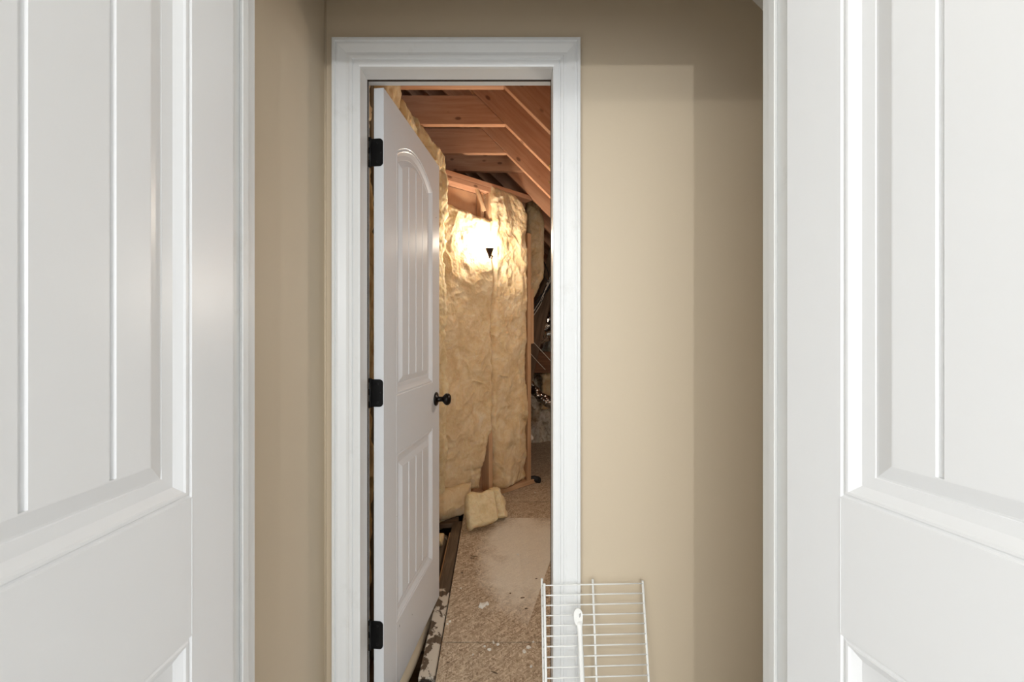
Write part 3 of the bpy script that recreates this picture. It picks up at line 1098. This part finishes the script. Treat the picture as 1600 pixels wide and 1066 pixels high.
def crumpled_tube(name, pts, r, mat, lab, cat, seed, amp=.3, seg=40):
    c = spline(pts, 24)
    v_, f_ = tube_data(c, r, seg)
    a_ = np.array([tuple(q) for q in v_])
    cen = np.repeat(np.array([tuple(q) for q in c]), seg, axis=0)
    nz = fbm(a_[:, 0] * 16 + seed, a_[:, 1] * 16, a_[:, 2] * 16, 4, .6)
    ridg = 1 - np.abs(fbm(a_[:, 0] * 11 + seed * 2, a_[:, 1] * 11, a_[:, 2] * 11, 3))
    a_ = cen + (a_ - cen) * (1 + amp * (nz * .5 + ridg - .7))[:, None]
    return tag(mesh_obj(name, a_.tolist(), f_, mat, None, False), lab, cat)


crumpled_tube('flexible_duct', [P(800, 512, 4.35), P(830, 520, 4.35), P(850, 514, 4.4), P(880, 505, 4.5)], .135, M['foil'], 'crumpled silver foil duct behind the partition below the cables', 'duct', 3, .28)
crumpled_tube('flexible_duct', [P(815, 600, 4.28), P(832, 606, 4.25), P(846, 622, 4.2), P(866, 632, 4.2)], .05, M['foil'], 'small foil wrap half buried in the blown insulation', 'duct', 8, .4)
tag(lumber('blocking_board', P(815, 566, 4.5), P(900, 566, 4.6), (0, 1, 0), .24, .038, M['deckroof'], None), 'brown board behind the foil duct', 'board')
tag(lumber('knee_brace', P(818, 605, 4.0), P(870, 385, 4.35), (0, 1, 0), .14, .038, M['darkwood'], None), 'dark slanted brace behind the cable bundle', 'board')


def mound(name, lab, x0, x1, y0, y1, hf, seed, mat, nx=90, ny=60, cat='insulation'):
    xs = np.linspace(x0, x1, nx); ys = np.linspace(y0, y1, ny)
    X, Y = np.meshgrid(xs, ys, indexing='ij')
    t = (Y - y0) / (y1 - y0)
    base = hf(t)
    n1 = fbm(X * 6 + seed, Y * 6, base * 6, 4, .6)
    n2 = fbm(X * 30 + seed, Y * 30, base * 30, 3, .6)
    Z = DK + np.maximum(0, base * (1 + .22 * n1) + .025 * n2 * np.clip(t * 6, 0, 1))
    Y2 = Y + .06 * n1 + .02 * n2
    pts = np.stack([X, Y2, Z], -1).reshape(-1, 3)
    idx = np.arange(nx * ny).reshape(nx, ny)
    fq = np.stack([idx[:-1, :-1], idx[1:, :-1], idx[1:, 1:], idx[:-1, 1:]], -1).reshape(-1, 4)
    o = mesh_obj(name, pts.tolist(), [tuple(q) for q in fq.tolist()], mat, None, True)
    return tag(o, lab, cat, kind='stuff')


mound('blown_insulation', 'whitish blown-in insulation heaped at the far end of the deck', -0.3, 1.6, 4.72, 5.6, lambda t: .95 * np.clip(t * 3.2, 0, 1) ** .55, 5, M['blown'])
batt('insulation_batt', 'yellowed insulation pad stuck in the white blown insulation', P(845, 640, 4.70), Vector((1, 0, 0)), Z3, Vector((0, -1, 0)), .25, .50, .06, M['fibre'], 71, 40, 60, .03, .05, .02)
# scraps at the foot of the end stud
batt('insulation_scrap', 'strip of insulation hanging along the back of the end stud', wp(.43, DK + .03, -.10), EA, Z3, NA_, .055, .36, .03, M['fibre_pale'], 81, 24, 70, .02, .02, .010)
bs = crumpled_tube('black_scrap', [wp(.435, DK + .03, -.03), wp(.48, DK + .03, -.01), wp(.52, DK + .015, .0)], .028, M['black'], 'small black scrap at the foot of the end stud', 'debris', 12, .35, 16)
ws = crumpled_tube('foam_scrap', [wp(.425, CZ - .84, -.06), wp(.455, CZ - .85, -.05), wp(.475, CZ - .87, -.05)], .022, M['plaster'], 'pinkish white scrap caught on the end stud', 'debris', 14, .3, 16)

# hook on the right jamb (attic side)
hk = empty('hook_latch', (OR_ - .001, 1.295, CZ + .55))
tag(hk, 'small brass hook latch hanging on the right attic jamb', 'latch')
lathe('eye', [(.0005, 0), (.008, 0), (.007, .003), (.0025, .005), (.0025, .012), (.0005, .012)], M['brass'], hk, 12, frame((0, 0, 0), (0, 1, 0), (0, 0, 1), (-1, 0, 0)))
tube('hook', spline([(-.010, 0, .003), (-.012, 0, -.004), (-.007, 0, -.02), (-.007, 0, -.045), (-.009, 0, -.056), (-.013, 0, -.058), (-.014, 0, -.052)], 5), .0016, M['brass'], hk, 8)

# ------------------------------------------------------------------ wire shelf leaning by the doorway
K = 0.195
zt_ = CZ - 0.705
ytop = 1.178
Ls = zt_ / math.cos(math.atan(K))
ev = Vector((0, K, 1)).normalized()
eu = Vector((1.0, 0.045, 0)).normalized()
en = eu.cross(ev).normalized()
if en.y > 0: en = -en
so = Vector((0.0893, ytop - K * (zt_ - .004), 0.004))
sh = empty('wire_shelf')
sh.matrix_world = frame(so, eu, ev, en)
tag(sh, 'white wire shelf standing on end against the attic door casing', 'shelf')
Lh = (zt_ - .004) * math.sqrt(1 + K * K)


def st(nm, pts, r, seg=8):
    return tube(nm, pts, r, M['wire'], sh, seg)


WS = 0.297
st('rail', [(0, 0, 0), (0, Lh, 0)], .0034)
st('front_rail', [(.0045, 0, .020), (.0045, Lh - .006, .020)], .0036)
st('rail', [(WS * .505, 0, -.004), (WS * .505, Lh - .006, -.004)], .0032)
st('rail', [(WS, 0, 0), (WS, Lh - .011, 0)], .0034)
proto = None
nr = int(Lh / .0262)
for i in range(nr):
    vv0 = Lh - .018 - i * .0262
    if proto is None:
        proto = tube('cross_wire', [(.0045, 0, .0175), (.0010, 0, .0035), (.008, 0, .0015), (WS * .5, 0, .0015), (WS - .001, 0, .0015)], .0019, M['wire'], sh, 6)
        o = proto
    else:
        o = proto.copy()
        link(o, sh)
    o.location = (0, vv0, 0)
# loose support brace leaning on the shelf
bt = P(904.5, 951, 1.135); bb = P(909.5, 1066, 1.10)
dv = (bt - bb).normalized()
b_floor = bt - dv * ((bt.z - .004) / dv.z)
br = empty('shelf_brace', b_floor)
tag(br, 'white metal shelf brace with flattened end leaning on the wire shelf', 'bracket')
Lb = (bt - b_floor).length
bx = Vector((1, 0, 0)); bx = (bx - dv * bx.dot(dv)).normalized(); bn = bx.cross(dv)
mtx = frame((0, 0, 0), bx, bn, dv)
rings = [(0, .0072, .0066), (Lb - .062, .0072, .0066), (Lb - .046, .0078, .0052), (Lb - .032, .0100, .0024)]
vs, fs = [], []
sg = 14
for h_, a_, b_ in rings:
    for q in range(sg):
        th = 2 * math.pi * q / sg
        vs.append((a_ * math.cos(th), b_ * math.sin(th), h_))
for i in range(len(rings) - 1):
    for q in range(sg):
        q2 = (q + 1) % sg
        fs.append((i * sg + q, i * sg + q2, (i + 1) * sg + q2, (i + 1) * sg + q))
fs.append(tuple(range(sg))[::-1]); fs.append(tuple(range((len(rings) - 1) * sg, len(rings) * sg)))
mesh_obj('tube', vs, fs, M['wire'], br, True, mtx)
# flattened end plate with a hole
outer, inner = [], []
n = 24
for q in range(n):
    th = 2 * math.pi * q / n
    x_, z_ = math.cos(th), math.sin(th)
    outer.append((.0125 * x_ * (1 + .12 * z_) - .003, Lb - .022 + .023 * (abs(z_) ** .9) * (1 if z_ > 0 else -1)))
    inner.append((.0026 * x_ + .002 + .0015 * z_, Lb - .016 + .0062 * z_))
vs = [(x, y, z) for y in (-.0022, .0022) for (x, z) in outer + inner]
fs = []
for q in range(n):
    q2 = (q + 1) % n
    fs.append((q, q2, n + q2, n + q))
    fs.append((2 * n + q2, 2 * n + q, 3 * n + q, 3 * n + q2))
    fs.append((q2, q, 2 * n + q, 2 * n + q2))
    fs.append((n + q, n + q2, 3 * n + q2, 3 * n + q))
mesh_obj('end_plate', vs, fs, M['wire'], br, False, mtx)
